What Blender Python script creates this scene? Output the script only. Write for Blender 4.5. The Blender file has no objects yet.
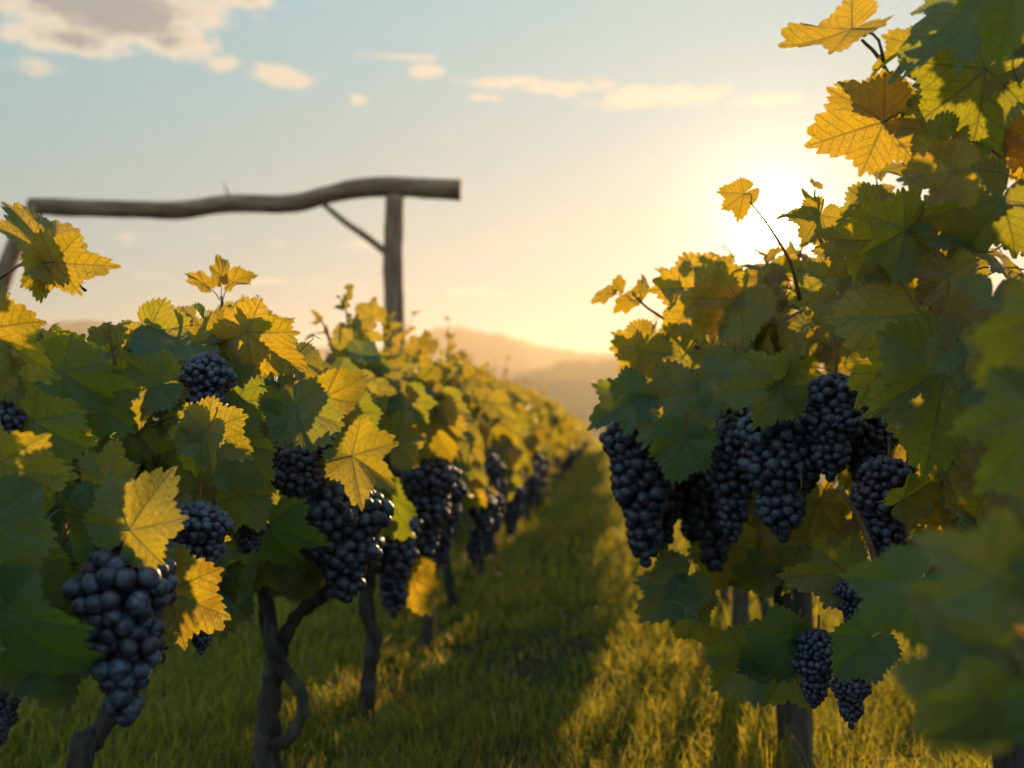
import bpy, math, random
import numpy as np
from mathutils import Vector

# ------------------------------------------------------------------ camera, world, sun, exposure
scene = bpy.context.scene
COL = scene.collection
R = math.radians
FPX = 995.0                       # focal length in pixels at 1024 wide
CAM = np.array([0.0, 0.0, 0.60])  # low camera between two vine rows running along +Y
yaw, pitch = math.atan(86 / FPX), math.atan(51 / FPX)
cam_d = bpy.data.cameras.new('camera')
cam = bpy.data.objects.new('camera', cam_d)
COL.objects.link(cam)
cam.location = CAM
cam.rotation_euler = (math.pi / 2 + pitch, 0, yaw)
cam_d.sensor_width = 36.0
cam_d.lens = 36.0 * FPX / 1024
cam_d.clip_start = 0.02
cam_d.clip_end = 20000
cam_d.dof.use_dof = True
cam_d.dof.focus_distance = 1.10
cam_d.dof.aperture_fstop = 3.8
cam_d.dof.aperture_blades = 0
scene.camera = cam
bpy.context.view_layer.update()
M3 = np.array(cam.matrix_world.to_3x3())
CR, CU, CF = M3[:, 0], M3[:, 1], -M3[:, 2]

def P(px, py, d):
    """world point at depth d that the photo shows at pixel px, py"""
    return CAM + d * (CF + (px - 512) / FPX * CR + (384 - py) / FPX * CU)

def proj(p):
    q = np.asarray(p) - CAM
    z = q @ CF
    return 512 + FPX * (q @ CR) / z, 384 - FPX * (q @ CU) / z, z

SUN = P(776, 222, 1.0) - CAM
SUN /= np.linalg.norm(SUN)
sun_el = math.asin(SUN[2])
sun_az = math.atan2(SUN[0], SUN[1])      # clockwise from +Y

class NT:
    """small helper for node trees"""
    def __init__(s, tree):
        s.t = tree
        tree.nodes.clear()
    def n(s, typ, **kw):
        nd = s.t.nodes.new(typ)
        for k, v in kw.items():
            if k.startswith('i_'):
                nd.inputs[k[2:].replace('_', ' ')].default_value = v
            else:
                setattr(nd, k, v)
        return nd
    def put(s, sock, v):
        if isinstance(v, bpy.types.NodeSocket):
            s.t.links.new(v, sock)
        elif v is not None:
            if isinstance(v, (tuple, list)) and len(v) == 3 and sock.type == 'RGBA':
                v = (*v, 1)
            sock.default_value = v
    def m(s, op, a, b=None, c=None, clamp=False):
        nd = s.n('ShaderNodeMath', operation=op, use_clamp=clamp)
        for i, v in enumerate((a, b, c)):
            if v is not None:
                s.put(nd.inputs[i], v)
        return nd.outputs[0]
    def mix(s, f, a, b, blend='MIX'):
        nd = s.n('ShaderNodeMix', data_type='RGBA', blend_type=blend)
        s.put(nd.inputs[0], f)
        s.put(nd.inputs[6], a)
        s.put(nd.inputs[7], b)
        return nd.outputs[2]
    def rng(s, v, a, b, c=0.0, d=1.0, smooth=True):
        nd = s.n('ShaderNodeMapRange', interpolation_type='SMOOTHSTEP' if smooth else 'LINEAR')
        for i, x in enumerate((v, a, b, c, d)):
            s.put(nd.inputs[i], x)
        return nd.outputs[0]
    def noise(s, vec, scale, detail=3, rough=0.55):
        nd = s.n('ShaderNodeTexNoise')
        s.put(nd.inputs['Vector'], vec)
        nd.inputs['Scale'].default_value = scale
        nd.inputs['Detail'].default_value = detail
        nd.inputs['Roughness'].default_value = rough
        return nd.outputs['Fac']

world = bpy.data.worlds.new('World')
scene.world = world
world.use_nodes = True
W = NT(world.node_tree)
tc = W.n('ShaderNodeTexCoord')
sep = W.n('ShaderNodeSeparateXYZ')
W.put(sep.inputs[0], tc.outputs['Generated'])
wx, wy, wz = sep.outputs
az = W.m('ARCTAN2', wx, wy)
el = W.m('ARCSINE', wz)
dotn = W.n('ShaderNodeVectorMath', operation='DOT_PRODUCT')
W.put(dotn.inputs[0], tc.outputs['Generated'])
dotn.inputs[1].default_value = tuple(SUN)
ang = W.m('ARCCOSINE', W.m('MINIMUM', dotn.outputs['Value'], 0.999999))
sky = W.n('ShaderNodeTexSky', sky_type='NISHITA', sun_disc=False)
sky.sun_elevation = sun_el
sky.sun_rotation = sun_az
sky.air_density, sky.dust_density, sky.ozone_density = 1.0, 0.3, 2.0
# own gradient: teal high up and away from the sun, cream near the horizon and the sun
SKY_HI, SKY_MID, SKY_LO = (0.29, 0.59, 0.67), (0.30, 0.47, 0.49), (0.30, 0.36, 0.31)
f1 = W.rng(el, R(27), R(6))
base = W.mix(f1, SKY_HI, SKY_MID)
base = W.mix(W.rng(el, R(11), R(0)), base, SKY_LO)
base = W.mix(W.m('MULTIPLY', W.rng(ang, R(55), R(105)), 1.0), base, (0.62, 1.00, 1.18))  # added fill light: sky behind the camera brightened and cooled
near = W.m('EXPONENT', W.m('DIVIDE', ang, -R(14)))
base = W.mix(1.0, base, W.mix(near, (0, 0, 0), (0.02, 0.02, 0.02)), 'ADD')
aureole = W.m('ADD', W.m('MULTIPLY', W.m('EXPONENT', W.m('DIVIDE', ang, -R(1.6))), 5.0), W.m('MULTIPLY', W.m('EXPONENT', W.m('DIVIDE', ang, -R(5.0))), 0.40))
core = W.m('MULTIPLY', W.m('EXPONENT', W.m('MULTIPLY', W.m('POWER', W.m('DIVIDE', ang, R(1.0)), 2.0), -1.0)), 40.0)
glow = W.n('ShaderNodeVectorMath', operation='SCALE')
glow.inputs[0].default_value = (1.0, 0.74, 0.40)
W.put(glow.inputs['Scale'], W.m('ADD', aureole, core))
# clouds: soft ellipses in azimuth / elevation broken up by noise
def pix_dir(px, py):
    v = P(px, py, 1.0) - CAM
    v /= np.linalg.norm(v)
    return math.atan2(v[0], v[1]), math.asin(v[2])
comb = W.n('ShaderNodeCombineXYZ')
W.put(comb.inputs[0], az); W.put(comb.inputs[1], W.m('MULTIPLY', el, 1.9))
n1 = W.noise(comb.outputs[0], 26, 5, 0.55)
n2 = W.noise(comb.outputs[0], 75, 4, 0.6)
def cloud_set(blobs):
    acc = None
    for px, py, rx, ry, wgt in blobs:
        a0, e0 = pix_dir(px, py)
        u = W.m('DIVIDE', W.m('SUBTRACT', az, a0), rx / FPX)
        v = W.m('DIVIDE', W.m('SUBTRACT', el, e0), ry / FPX)
        d = W.m('SQRT', W.m('ADD', W.m('MULTIPLY', u, u), W.m('MULTIPLY', v, v)))
        k = W.m('MULTIPLY', W.m('SUBTRACT', 1.0, d), wgt)
        acc = k if acc is None else W.m('MAXIMUM', acc, k)
    return acc
lump = W.m('ADD', W.m('MULTIPLY', W.m('SUBTRACT', n1, 0.5), 2.0), W.m('MULTIPLY', W.m('SUBTRACT', n2, 0.5), 1.1))
BIG = [(110, 8, 130, 40, 1.25), (70, 40, 75, 16, 1.0), (170, 42, 55, 18, .9), (225, 2, 60, 12, .6), (250, 0, 40, 12, .6)]
SMALL = [(30, 66, 34, 10, .7), (222, 64, 24, 9, .9), (285, 76, 44, 12, 1.1), (425, 71, 22, 9, .9), (360, 99, 16, 7, .8),
         (500, 82, 60, 7, .8), (560, 88, 80, 10, .8), (660, 96, 95, 14, 1.0), (405, 57, 60, 3.5, .8), (770, 100, 60, 9, .6),
         (450, 292, 110, 5, .45), (240, 280, 140, 4, .4), (125, 237, 22, 8, .45), (350, 245, 200, 5, .25), (480, 98, 60, 4, .5), (-150, 90, 120, 30, 1), (-250, 200, 160, 12, .8),
         (1250, 120, 160, 30, 1), (1400, 60, 120, 20, 1)]
b_field = W.m('ADD', cloud_set(BIG), W.m('MULTIPLY', lump, 0.6))
s_field = W.m('ADD', cloud_set(SMALL), W.m('MULTIPLY', lump, 0.75))
bm = W.rng(b_field, 0.05, 0.42)
smk = W.m('MULTIPLY', W.rng(s_field, 0.05, 0.6), 0.75)
bm = W.m('MULTIPLY', bm, W.rng(W.m('ABSOLUTE', az), R(60), R(30)))
col = W.mix(smk, base, (1.0, 0.80, 0.56))
edge = W.rng(b_field, 0.35, 0.85)
col = W.mix(W.m('MULTIPLY', bm, 0.95), col, W.mix(edge, (0.93, 0.80, 0.60), (0.38, 0.37, 0.36)))
tot = W.mix(1.0, col, glow.outputs[0], 'ADD')
bg1 = W.n('ShaderNodeBackground'); W.put(bg1.inputs[0], sky.outputs[0]); bg1.inputs[1].default_value = 0.006
bg2 = W.n('ShaderNodeBackground'); W.put(bg2.inputs[0], tot); bg2.inputs[1].default_value = 0.45
addw = W.n('ShaderNodeAddShader')
W.put(addw.inputs[0], bg1.outputs[0]); W.put(addw.inputs[1], bg2.outputs[0])
wo = W.n('ShaderNodeOutputWorld'); W.put(wo.inputs['Surface'], addw.outputs[0])

sun_d = bpy.data.lights.new('sun', 'SUN')
sun_d.energy = 5.0
sun_d.angle = R(0.53)
sun_d.color = (1.0, 0.66, 0.31)
sun = bpy.data.objects.new('sun', sun_d)
COL.objects.link(sun)
sun.rotation_euler = Vector(SUN).to_track_quat('Z', 'Y').to_euler()

scene.view_settings.view_transform = 'Standard'
scene.view_settings.look = 'None'
scene.view_settings.gamma = 1.0
scene.view_settings.use_curve_mapping = False
scene.view_settings.exposure = 0.85
cy = scene.cycles
cy.use_denoising = True
try: cy.denoiser = 'OPENIMAGEDENOISE'
except Exception: pass
cy.max_bounces = 6
cy.diffuse_bounces = 3
cy.glossy_bounces = 2
cy.transmission_bounces = 4
cy.volume_bounces = 0
cy.sample_clamp_indirect = 6
cy.caustics_reflective = cy.caustics_refractive = False

# ------------------------------------------------------------------ tagging and mesh helpers
def tag(o, label=None, cat=None, group=None, kind=None):
    for k, v in (('label', label), ('category', cat), ('group', group), ('kind', kind)):
        if v: o[k] = v
    return o

def empty(name, loc):
    o = bpy.data.objects.new(name, None)
    COL.objects.link(o)
    o.location = loc
    o.empty_display_size = 0.05
    return o

class Acc:
    """collects pieces of one mesh; coordinates are world coordinates"""
    def __init__(s):
        s.v, s.l, s.s, s.uv, s.c, s.m, s.n = [], [], [], [], [], [], 0
    def add(s, v, loops, sizes, uv=None, c=(0.5, 0.0, 0.0), mat=0):
        v = np.asarray(v, float)
        k = len(v)
        s.v.append(v)
        s.l.append(np.asarray(loops, int) + s.n)
        s.s.append(np.asarray(sizes, int))
        s.uv.append(np.zeros((k, 2)) if uv is None else np.asarray(uv, float))
        s.c.append(np.tile(np.asarray(c, float), (k, 1)) if np.ndim(c) == 1 else np.asarray(c, float))
        s.m.append(np.full(len(sizes), mat, int))
        s.n += k
    def mesh(s, name, mats, smooth=True, origin=(0, 0, 0)):
        me = bpy.data.meshes.new(name)
        v = np.concatenate(s.v) - np.asarray(origin, float)
        l = np.concatenate(s.l); sz = np.concatenate(s.s)
        me.vertices.add(len(v)); me.vertices.foreach_set('co', v.ravel().astype(np.float32))
        me.loops.add(len(l)); me.loops.foreach_set('vertex_index', l.astype(np.int32))
        me.polygons.add(len(sz))
        me.polygons.foreach_set('loop_start', np.concatenate(([0], np.cumsum(sz)[:-1])).astype(np.int32))
        me.polygons.foreach_set('material_index', np.concatenate(s.m).astype(np.int32))
        me.polygons.foreach_set('use_smooth', np.full(len(sz), smooth))
        for m in mats: me.materials.append(m)
        uvl = me.uv_layers.new(name='UVMap')
        uvl.data.foreach_set('uv', np.concatenate(s.uv)[l].ravel().astype(np.float32))
        ca = me.color_attributes.new('tone', 'FLOAT_COLOR', 'POINT')
        c = np.concatenate(s.c)
        ca.data.foreach_set('color', np.hstack([c, np.ones((len(c), 1))]).ravel().astype(np.float32))
        me.update(calc_edges=True)
        return me
    def build(s, name, mats, parent=None, smooth=True):
        org = np.array(parent_world(parent)) if parent is not None else np.zeros(3)
        o = bpy.data.objects.new(name, s.mesh(name, mats, smooth, org))
        COL.objects.link(o)
        if parent is not None: o.parent = parent
        return o

def parent_world(o):
    p = np.zeros(3)
    while o is not None:
        p += np.array(o.location); o = o.parent
    return p

def unit(v):
    v = np.asarray(v, float)
    return v / (np.linalg.norm(v) + 1e-12)

def smooth_path(pts, n):
    """Catmull-Rom through pts"""
    pts = np.asarray(pts, float)
    if len(pts) < 3:
        t = np.linspace(0, 1, n)[:, None]
        return pts[0] * (1 - t) + pts[-1] * t
    p = np.vstack([2 * pts[0] - pts[1], pts, 2 * pts[-1] - pts[-2]])
    out = []
    for t in np.linspace(0, len(pts) - 1 - 1e-9, n):
        i = int(t); u = t - i
        a, b, c, d = p[i:i + 4]
        out.append(0.5 * ((2 * b) + (-a + c) * u + (2 * a - 5 * b + 4 * c - d) * u * u + (-a + 3 * b - 3 * c + d) * u ** 3))
    return np.array(out)

def tube(acc, pts, radii, sides=8, n=None, rough=0.0, rng=None, mat=0, c=(0.5, 0, 0), cap=True, knots=0.0):
    pts = smooth_path(pts, n or max(2, len(pts) * 3))
    k = len(pts)
    rad = np.interp(np.linspace(0, 1, k), np.linspace(0, 1, len(radii)), radii)
    tang = np.gradient(pts, axis=0)
    tang /= np.linalg.norm(tang, axis=1)[:, None] + 1e-12
    up = np.array([0.31, 0.17, 0.93]) if abs(tang[0][2]) < 0.8 else np.array([0.9, 0.3, 0.1])
    V = []
    ph = rng.uniform(0, 6.28, 4) if rng is not None else np.zeros(4)
    a = np.arange(sides) / sides * 2 * np.pi
    for i in range(k):
        x = unit(np.cross(up, tang[i])); y = np.cross(tang[i], x); up = y
        r = rad[i] * np.ones(sides)
        if rough:
            tw = i * 0.25
            r = r * (1 + rough * (0.6 * np.sin(3 * a + ph[0] + tw) + 0.4 * np.sin(5 * a + ph[1] - tw) + 0.5 * np.sin(i * 0.9 + ph[2])
                     + (rng.normal(0, 0.35, sides) if rng is not None else 0)))
        V.append(pts[i] + np.outer(np.cos(a) * r, x) + np.outer(np.sin(a) * r, y))
    V = np.vstack(V)
    q = []
    for i in range(k - 1):
        for j in range(sides):
            j2 = (j + 1) % sides
            q += [i * sides + j, i * sides + j2, (i + 1) * sides + j2, (i + 1) * sides + j]
    sizes = [4] * ((k - 1) * sides)
    if cap:
        q += list(range(sides))[::-1]; sizes.append(sides)
        q += list(range((k - 1) * sides, k * sides)); sizes.append(sides)
    uv = np.column_stack([np.tile(np.arange(sides) / sides, k), np.repeat(np.linspace(0, k * 0.2, k), sides)])
    acc.add(V, q, sizes, uv, c, mat)
    return pts

# ------------------------------------------------------------------ materials
def new_mat(name):
    m = bpy.data.materials.new(name)
    m.use_nodes = True
    return m, NT(m.node_tree)

def out(N, sh, vol=None, disp=None):
    o = N.n('ShaderNodeOutputMaterial')
    if sh is not None: N.put(o.inputs['Surface'], sh)
    if vol is not None: N.put(o.inputs['Volume'], vol)

def leaf_material():
    m, N = new_mat('vine_leaf')
    uvn = N.n('ShaderNodeUVMap'); uvn.uv_map = 'UVMap'
    sp = N.n('ShaderNodeSeparateXYZ'); N.put(sp.inputs[0], uvn.outputs[0])
    x, y = sp.outputs[0], sp.outputs[1]
    a = N.m('ABSOLUTE', N.m('ARCTAN2', x, y))
    r = N.m('SQRT', N.m('ADD', N.m('MULTIPLY', x, x), N.m('MULTIPLY', y, y)))
    d = N.m('MINIMUM', a, N.m('MINIMUM', N.m('ABSOLUTE', N.m('SUBTRACT', a, 0.86)), N.m('ABSOLUTE', N.m('SUBTRACT', a, 1.88))))
    along = N.m('MULTIPLY', r, N.m('COSINE', d))
    perp = N.m('MULTIPLY', r, N.m('SINE', d))
    width = N.m('MULTIPLY_ADD', r, -0.007, 0.013)
    v1 = N.rng(N.m('DIVIDE', perp, width), 1.6, 0.6)
    fr = N.m('FRACT', N.m('MULTIPLY', N.m('SUBTRACT', along, N.m('MULTIPLY', perp, 0.95)), 7.0))
    fr = N.m('ABSOLUTE', N.m('SUBTRACT', fr, 0.5))
    v2 = N.m('MULTIPLY', N.rng(fr, 0.07, 0.02), 0.75)
    nz = N.n('ShaderNodeTexVoronoi'); nz.feature = 'DISTANCE_TO_EDGE'
    nz.inputs['Scale'].default_value = 22
    N.put(nz.inputs['Vector'], uvn.outputs[0])
    v3 = N.m('MULTIPLY', N.rng(nz.outputs[0], 0.08, 0.0), 0.30)
    vein = N.m('MAXIMUM', v1, N.m('MAXIMUM', v2, v3))
    at = N.n('ShaderNodeAttribute'); at.attribute_name = 'tone'
    sc = N.n('ShaderNodeSeparateColor'); N.put(sc.inputs[0], at.outputs['Color'])
    rnd, young_sunlit, dry = sc.outputs  # young and dry tones also hold sun warmth put into leaf colour
    geo = N.n('ShaderNodeNewGeometry')
    gn = N.noise(geo.outputs['Position'], 38, 4, 0.6)
    g = N.mix(rnd, (0.022, 0.095, 0.072), (0.040, 0.120, 0.060))
    g = N.mix(N.rng(gn, 0.35, 0.7), g, (0.05, 0.10, 0.035))
    g = N.mix(young_sunlit, g, (0.12, 0.15, 0.03))
    g = N.mix(N.m('MULTIPLY', dry, N.rng(gn, 0.42, 0.6)), g, (0.22, 0.11, 0.03))
    off = N.n('ShaderNodeVectorMath', operation='ADD'); N.put(off.inputs[0], uvn.outputs[0]); N.put(off.inputs[1], at.outputs['Color'])
    spot = N.m('MULTIPLY', N.rng(N.m('ADD', N.noise(off.outputs[0], 7, 5, 0.7), N.m('MULTIPLY', r, 0.10)), 0.69, 0.74), 0.8)
    g = N.mix(spot, g, (0.10, 0.05, 0.02))
    g = N.mix(N.m('MULTIPLY', vein, 0.7), g, (0.16, 0.26, 0.15))
    g = N.mix(geo.outputs['Backfacing'], g, N.mix(0.5, g, (0.11, 0.17, 0.11)))
    t = N.mix(rnd, (0.32, 0.42, 0.015), (0.62, 0.50, 0.02))
    t = N.mix(N.m('MULTIPLY', young_sunlit, 0.85), t, (0.97, 0.60, 0.018))
    t = N.mix(N.rng(gn, 0.4, 0.72, 0, 0.4), t, (0.26, 0.30, 0.02))
    t = N.mix(N.m('MULTIPLY', dry, N.rng(gn, 0.42, 0.6)), t, (0.45, 0.20, 0.02))
    t = N.mix(spot, t, (0.20, 0.08, 0.015))
    t = N.mix(N.m('MULTIPLY', vein, 0.72), t, (0.16, 0.10, 0.015))
    bmp = N.n('ShaderNodeBump'); bmp.inputs['Strength'].default_value = 0.85; bmp.inputs['Distance'].default_value = 0.0022
    N.put(bmp.inputs['Height'], N.m('ADD', N.m('MULTIPLY', vein, -1.0), N.m('MULTIPLY', N.noise(uvn.outputs[0], 14, 3), 1.2)))
    p = N.n('ShaderNodeBsdfPrincipled')
    N.put(p.inputs['Base Color'], g)
    N.put(p.inputs['Roughness'], N.rng(gn, 0.3, 0.7, 0.36, 0.52))
    p.inputs['Specular IOR Level'].default_value = 0.5
    N.put(p.inputs['Normal'], bmp.outputs[0])
    tr = N.n('ShaderNodeBsdfTranslucent'); N.put(tr.inputs[0], t); N.put(tr.inputs['Normal'], bmp.outputs[0])
    ms = N.n('ShaderNodeMixShader'); ms.inputs[0].default_value = 0.46
    N.put(ms.inputs[1], p.outputs[0]); N.put(ms.inputs[2], tr.outputs[0])
    out(N, ms.outputs[0])
    return m

def bark_material(name, c1, c2, scale=60, stretch=(1, 1, 0.16)):
    m, N = new_mat(name)
    g = N.n('ShaderNodeNewGeometry')
    mp = N.n('ShaderNodeMapping'); mp.inputs['Scale'].default_value = stretch
    N.put(mp.inputs[0], g.outputs['Position'])
    n = N.noise(mp.outputs[0], scale, 6, 0.65)
    n2 = N.noise(g.outputs['Position'], scale * 0.3, 3)
    c = N.mix(N.rng(n, 0.35, 0.65), c1, c2)
    c = N.mix(N.rng(n2, 0.45, 0.7, 0, 0.5), c, (0.10, 0.10, 0.07))
    p = N.n('ShaderNodeBsdfPrincipled'); N.put(p.inputs['Base Color'], c); p.inputs['Roughness'].default_value = 0.85
    b = N.n('ShaderNodeBump'); b.inputs['Strength'].default_value = 0.9; b.inputs['Distance'].default_value = 0.004
    N.put(b.inputs['Height'], n); N.put(p.inputs['Normal'], b.outputs[0])
    out(N, p.outputs[0])
    return m

def grape_material():
    m, N = new_mat('grape_skin')
    g = N.n('ShaderNodeNewGeometry')
    at = N.n('ShaderNodeAttribute'); at.attribute_name = 'tone'
    sc = N.n('ShaderNodeSeparateColor'); N.put(sc.inputs[0], at.outputs['Color'])
    n = N.noise(g.outputs['Position'], 120, 4, 0.6)
    n2 = N.noise(g.outputs['Position'], 500, 3, 0.6)
    skin = N.mix(sc.outputs[0], (0.008, 0.009, 0.022), (0.045, 0.008, 0.016))
    bloom = N.m('MULTIPLY', N.rng(n, 0.33, 0.66), N.rng(n2, 0.25, 0.7, 0.55, 1.0))
    bloom = N.m('MULTIPLY', bloom, N.m('SUBTRACT', 1.0, N.m('MULTIPLY', sc.outputs[1], 0.6)))
    c = N.mix(bloom, skin, (0.105, 0.13, 0.195))
    p = N.n('ShaderNodeBsdfPrincipled')
    N.put(p.inputs['Base Color'], c)
    N.put(p.inputs['Roughness'], N.rng(bloom, 0, 1, 0.42, 0.7))
    tr = N.n('ShaderNodeBsdfTranslucent'); tr.inputs[0].default_value = (0.30, 0.035, 0.02, 1)
    ms = N.n('ShaderNodeMixShader'); N.put(ms.inputs[0], N.m('MULTIPLY', sc.outputs[0], 0.28))
    N.put(ms.inputs[1], p.outputs[0]); N.put(ms.inputs[2], tr.outputs[0])
    out(N, ms.outputs[0])
    return m

def simple_mat(name, col_, rough=0.7, trans=None, tf=0.3):
    m, N = new_mat(name)
    g = N.n('ShaderNodeNewGeometry')
    n = N.noise(g.outputs['Position'], 60, 3)
    c = N.mix(N.rng(n, 0.3, 0.7), tuple(x * 0.7 for x in col_), tuple(min(1, x * 1.25) for x in col_))
    p = N.n('ShaderNodeBsdfPrincipled'); N.put(p.inputs['Base Color'], c); p.inputs['Roughness'].default_value = rough
    if trans:
        tr = N.n('ShaderNodeBsdfTranslucent'); tr.inputs[0].default_value = (*trans, 1)
        ms = N.n('ShaderNodeMixShader'); ms.inputs[0].default_value = tf
        N.put(ms.inputs[1], p.outputs[0]); N.put(ms.inputs[2], tr.outputs[0])
        out(N, ms.outputs[0])
    else:
        out(N, p.outputs[0])
    return m

LEAF = leaf_material()
BARK = bark_material('vine_bark', (0.014, 0.010, 0.008), (0.055, 0.036, 0.026), 70)
WOOD = bark_material('weathered_wood', (0.16, 0.075, 0.042), (0.36, 0.20, 0.12), 26)
BEAMW = bark_material('peeled_log', (0.16, 0.075, 0.042), (0.36, 0.20, 0.12), 26, (0.12, 1, 1))
POSTW = bark_material('post_wood', (0.04, 0.025, 0.018), (0.12, 0.075, 0.05), 60)
GRAPE = grape_material()
STEM = simple_mat('green_stem', (0.16, 0.10, 0.04), 0.6, (0.5, 0.25, 0.06), 0.2)
CANE = simple_mat('cane_bark', (0.14, 0.075, 0.04), 0.7)

def grass_material():
    m, N = new_mat('grass_blade')
    at = N.n('ShaderNodeAttribute'); at.attribute_name = 'tone'
    sc = N.n('ShaderNodeSeparateColor'); N.put(sc.inputs[0], at.outputs['Color'])
    g = N.mix(sc.outputs[0], (0.010, 0.034, 0.012), (0.03, 0.065, 0.018))
    g = N.mix(sc.outputs[1], g, (0.20, 0.17, 0.06))
    t = N.mix(sc.outputs[0], (0.17, 0.25, 0.012), (0.98, 0.70, 0.04))
    t = N.mix(sc.outputs[1], t, (0.85, 0.62, 0.12))
    p = N.n('ShaderNodeBsdfPrincipled'); N.put(p.inputs['Base Color'], g); p.inputs['Roughness'].default_value = 0.5
    p.inputs['Specular IOR Level'].default_value = 0.3
    tr = N.n('ShaderNodeBsdfTranslucent'); N.put(tr.inputs[0], t)
    ms = N.n('ShaderNodeMixShader'); ms.inputs[0].default_value = 0.40
    N.put(ms.inputs[1], p.outputs[0]); N.put(ms.inputs[2], tr.outputs[0])
    out(N, ms.outputs[0])
    return m
GRASS = grass_material()

def ground_material():
    m, N = new_mat('vineyard_soil')
    g = N.n('ShaderNodeNewGeometry')
    n = N.noise(g.outputs['Position'], 3.0, 5, 0.6)
    n2 = N.noise(g.outputs['Position'], 45, 5, 0.65)
    n3 = N.noise(g.outputs['Position'], 0.05, 3)
    soil = N.mix(N.rng(n2, 0.3, 0.7), (0.030, 0.018, 0.010), (0.085, 0.052, 0.028))
    moss = N.mix(N.rng(n2, 0.3, 0.7), (0.018, 0.035, 0.010), (0.05, 0.075, 0.02))
    c = N.mix(N.rng(n, 0.38, 0.56), soil, moss)
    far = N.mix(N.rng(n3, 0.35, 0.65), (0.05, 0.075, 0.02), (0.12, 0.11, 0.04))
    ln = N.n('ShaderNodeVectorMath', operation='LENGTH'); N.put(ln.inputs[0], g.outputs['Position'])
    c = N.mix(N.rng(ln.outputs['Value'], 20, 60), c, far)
    p = N.n('ShaderNodeBsdfPrincipled'); N.put(p.inputs['Base Color'], c); p.inputs['Roughness'].default_value = 0.95; p.inputs['Specular IOR Level'].default_value = 0.05
    b = N.n('ShaderNodeBump'); b.inputs['Strength'].default_value = 0.8; b.inputs['Distance'].default_value = 0.02
    N.put(b.inputs['Height'], n2); N.put(p.inputs['Normal'], b.outputs[0])
    out(N, p.outputs[0])
    return m

def hill_material():
    m, N = new_mat('wooded_hillside')
    g = N.n('ShaderNodeNewGeometry')
    n = N.noise(g.outputs['Position'], 0.05, 6, 0.65)
    c = N.mix(N.rng(n, 0.35, 0.65), (0.035, 0.05, 0.02), (0.12, 0.10, 0.05))
    p = N.n('ShaderNodeBsdfPrincipled'); N.put(p.inputs['Base Color'], c); p.inputs['Roughness'].default_value = 0.95; p.inputs['Specular IOR Level'].default_value = 0.05
    out(N, p.outputs[0])
    return m

# ------------------------------------------------------------------ setting: ground, hills, haze
def hgt(x, y):
    """gentle lie of the land near the camera"""
    return (0.012 * np.sin(x * 3.1 + 0.5) * np.cos(y * 1.7) + 0.010 * np.sin(x * 7.3 + y * 2.9)) * np.clip(y / 3, 0.2, 1)

def build_ground():
    xs = np.concatenate([-np.geomspace(890, 6, 14), np.linspace(-5, 5, 120), np.geomspace(6, 890, 14)])
    ys = np.concatenate([-np.geomspace(290, 4, 12), np.linspace(-2, 14, 190), np.geomspace(15, 560, 24)])
    X, Y = np.meshgrid(xs, ys)
    Z = hgt(X, Y) * (np.abs(X) < 5) * (np.abs(Y) < 14)
    Z = Z - np.clip(np.hypot(X, Y) - 40, 0, None) * 0.0008
    nx, ny = len(xs), len(ys)
    idx = np.arange(nx * ny).reshape(ny, nx)
    q = np.stack([idx[:-1, :-1], idx[:-1, 1:], idx[1:, 1:], idx[1:, :-1]], -1).reshape(-1)
    a = Acc(); a.add(np.column_stack([X.ravel(), Y.ravel(), Z.ravel()]), q, [4] * (len(q) // 4))
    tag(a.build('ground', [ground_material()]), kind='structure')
build_ground()

HILL = hill_material()
def ridge(pts, dist, deep, seed, trees=0.0):
    """a hill range whose crest the photo shows along pts; solid land running down on both sides"""
    rg = np.random.default_rng(seed)
    px = np.array([p[0] for p in pts], float); py = np.array([p[1] for p in pts], float)
    xs = np.linspace(px[0], px[-1], 900)
    ph = rg.uniform(0, 6.28, 6)
    crest = []
    for x in xs:
        y = np.interp(x, px, py) - 1.0 * np.sin(x * 0.11 + ph[0]) - 0.6 * np.sin(x * 0.29 + ph[1]) - 0.3 * np.sin(x * .7 + ph[2]) - trees * rg.random()
        crest.append(P(x, y, dist))
    crest = np.array(crest)
    prof = [(-1.0, 0.0), (-.8, .10), (-.6, .28), (-.4, .55), (-.2, .84), (-.08, .97), (0, 1.0), (.15, .93), (.5, .5), (1.0, 0.0)]
    V = []
    for k, (off, h) in enumerate(prof):
        v = crest.copy()
        s = np.linspace(0, 14, len(xs))
        v[:, 1] += off * deep * (1 + 0.2 * np.sin(s * 2 + ph[3]))
        v[:, 2] = -3 + (crest[:, 2] + 3) * np.clip(h + (0.07 * np.sin(s * 2.3 + ph[4] + k * 0.7) + .04 * np.sin(s * 6 + k)) * (0 < h < 1), 0, 1)
        V.append(v)
    n = len(xs); idx = np.arange(n * len(prof)).reshape(len(prof), n)
    q = np.stack([idx[:-1, :-1], idx[:-1, 1:], idx[1:, 1:], idx[1:, :-1]], -1).reshape(-1)
    a = Acc(); a.add(np.vstack(V), q, [4] * (len(q) // 4))
    tag(a.build('hills', [HILL]), kind='structure')
ridge([(-700, 330), (-300, 300), (-60, 335), (40, 330), (75, 321), (105, 322), (150, 333), (260, 345), (380, 352), (415, 342), (440, 331), (466, 328),
       (490, 336), (520, 338), (552, 349), (600, 353), (700, 360), (900, 350), (1300, 330), (1700, 340)], 450, 110, 1)
ridge([(-600, 420), (200, 415), (430, 398), (500, 377), (560, 364), (625, 359), (760, 352), (1000, 365), (1500, 350)], 285, 55, 2, 1.2)
ridge([(-500, 420), (100, 418), (380, 405), (470, 392), (515, 380), (550, 379), (590, 384), (640, 392), (760, 398), (1100, 395), (1500, 400)], 200, 35, 3, 2.5)

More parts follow.
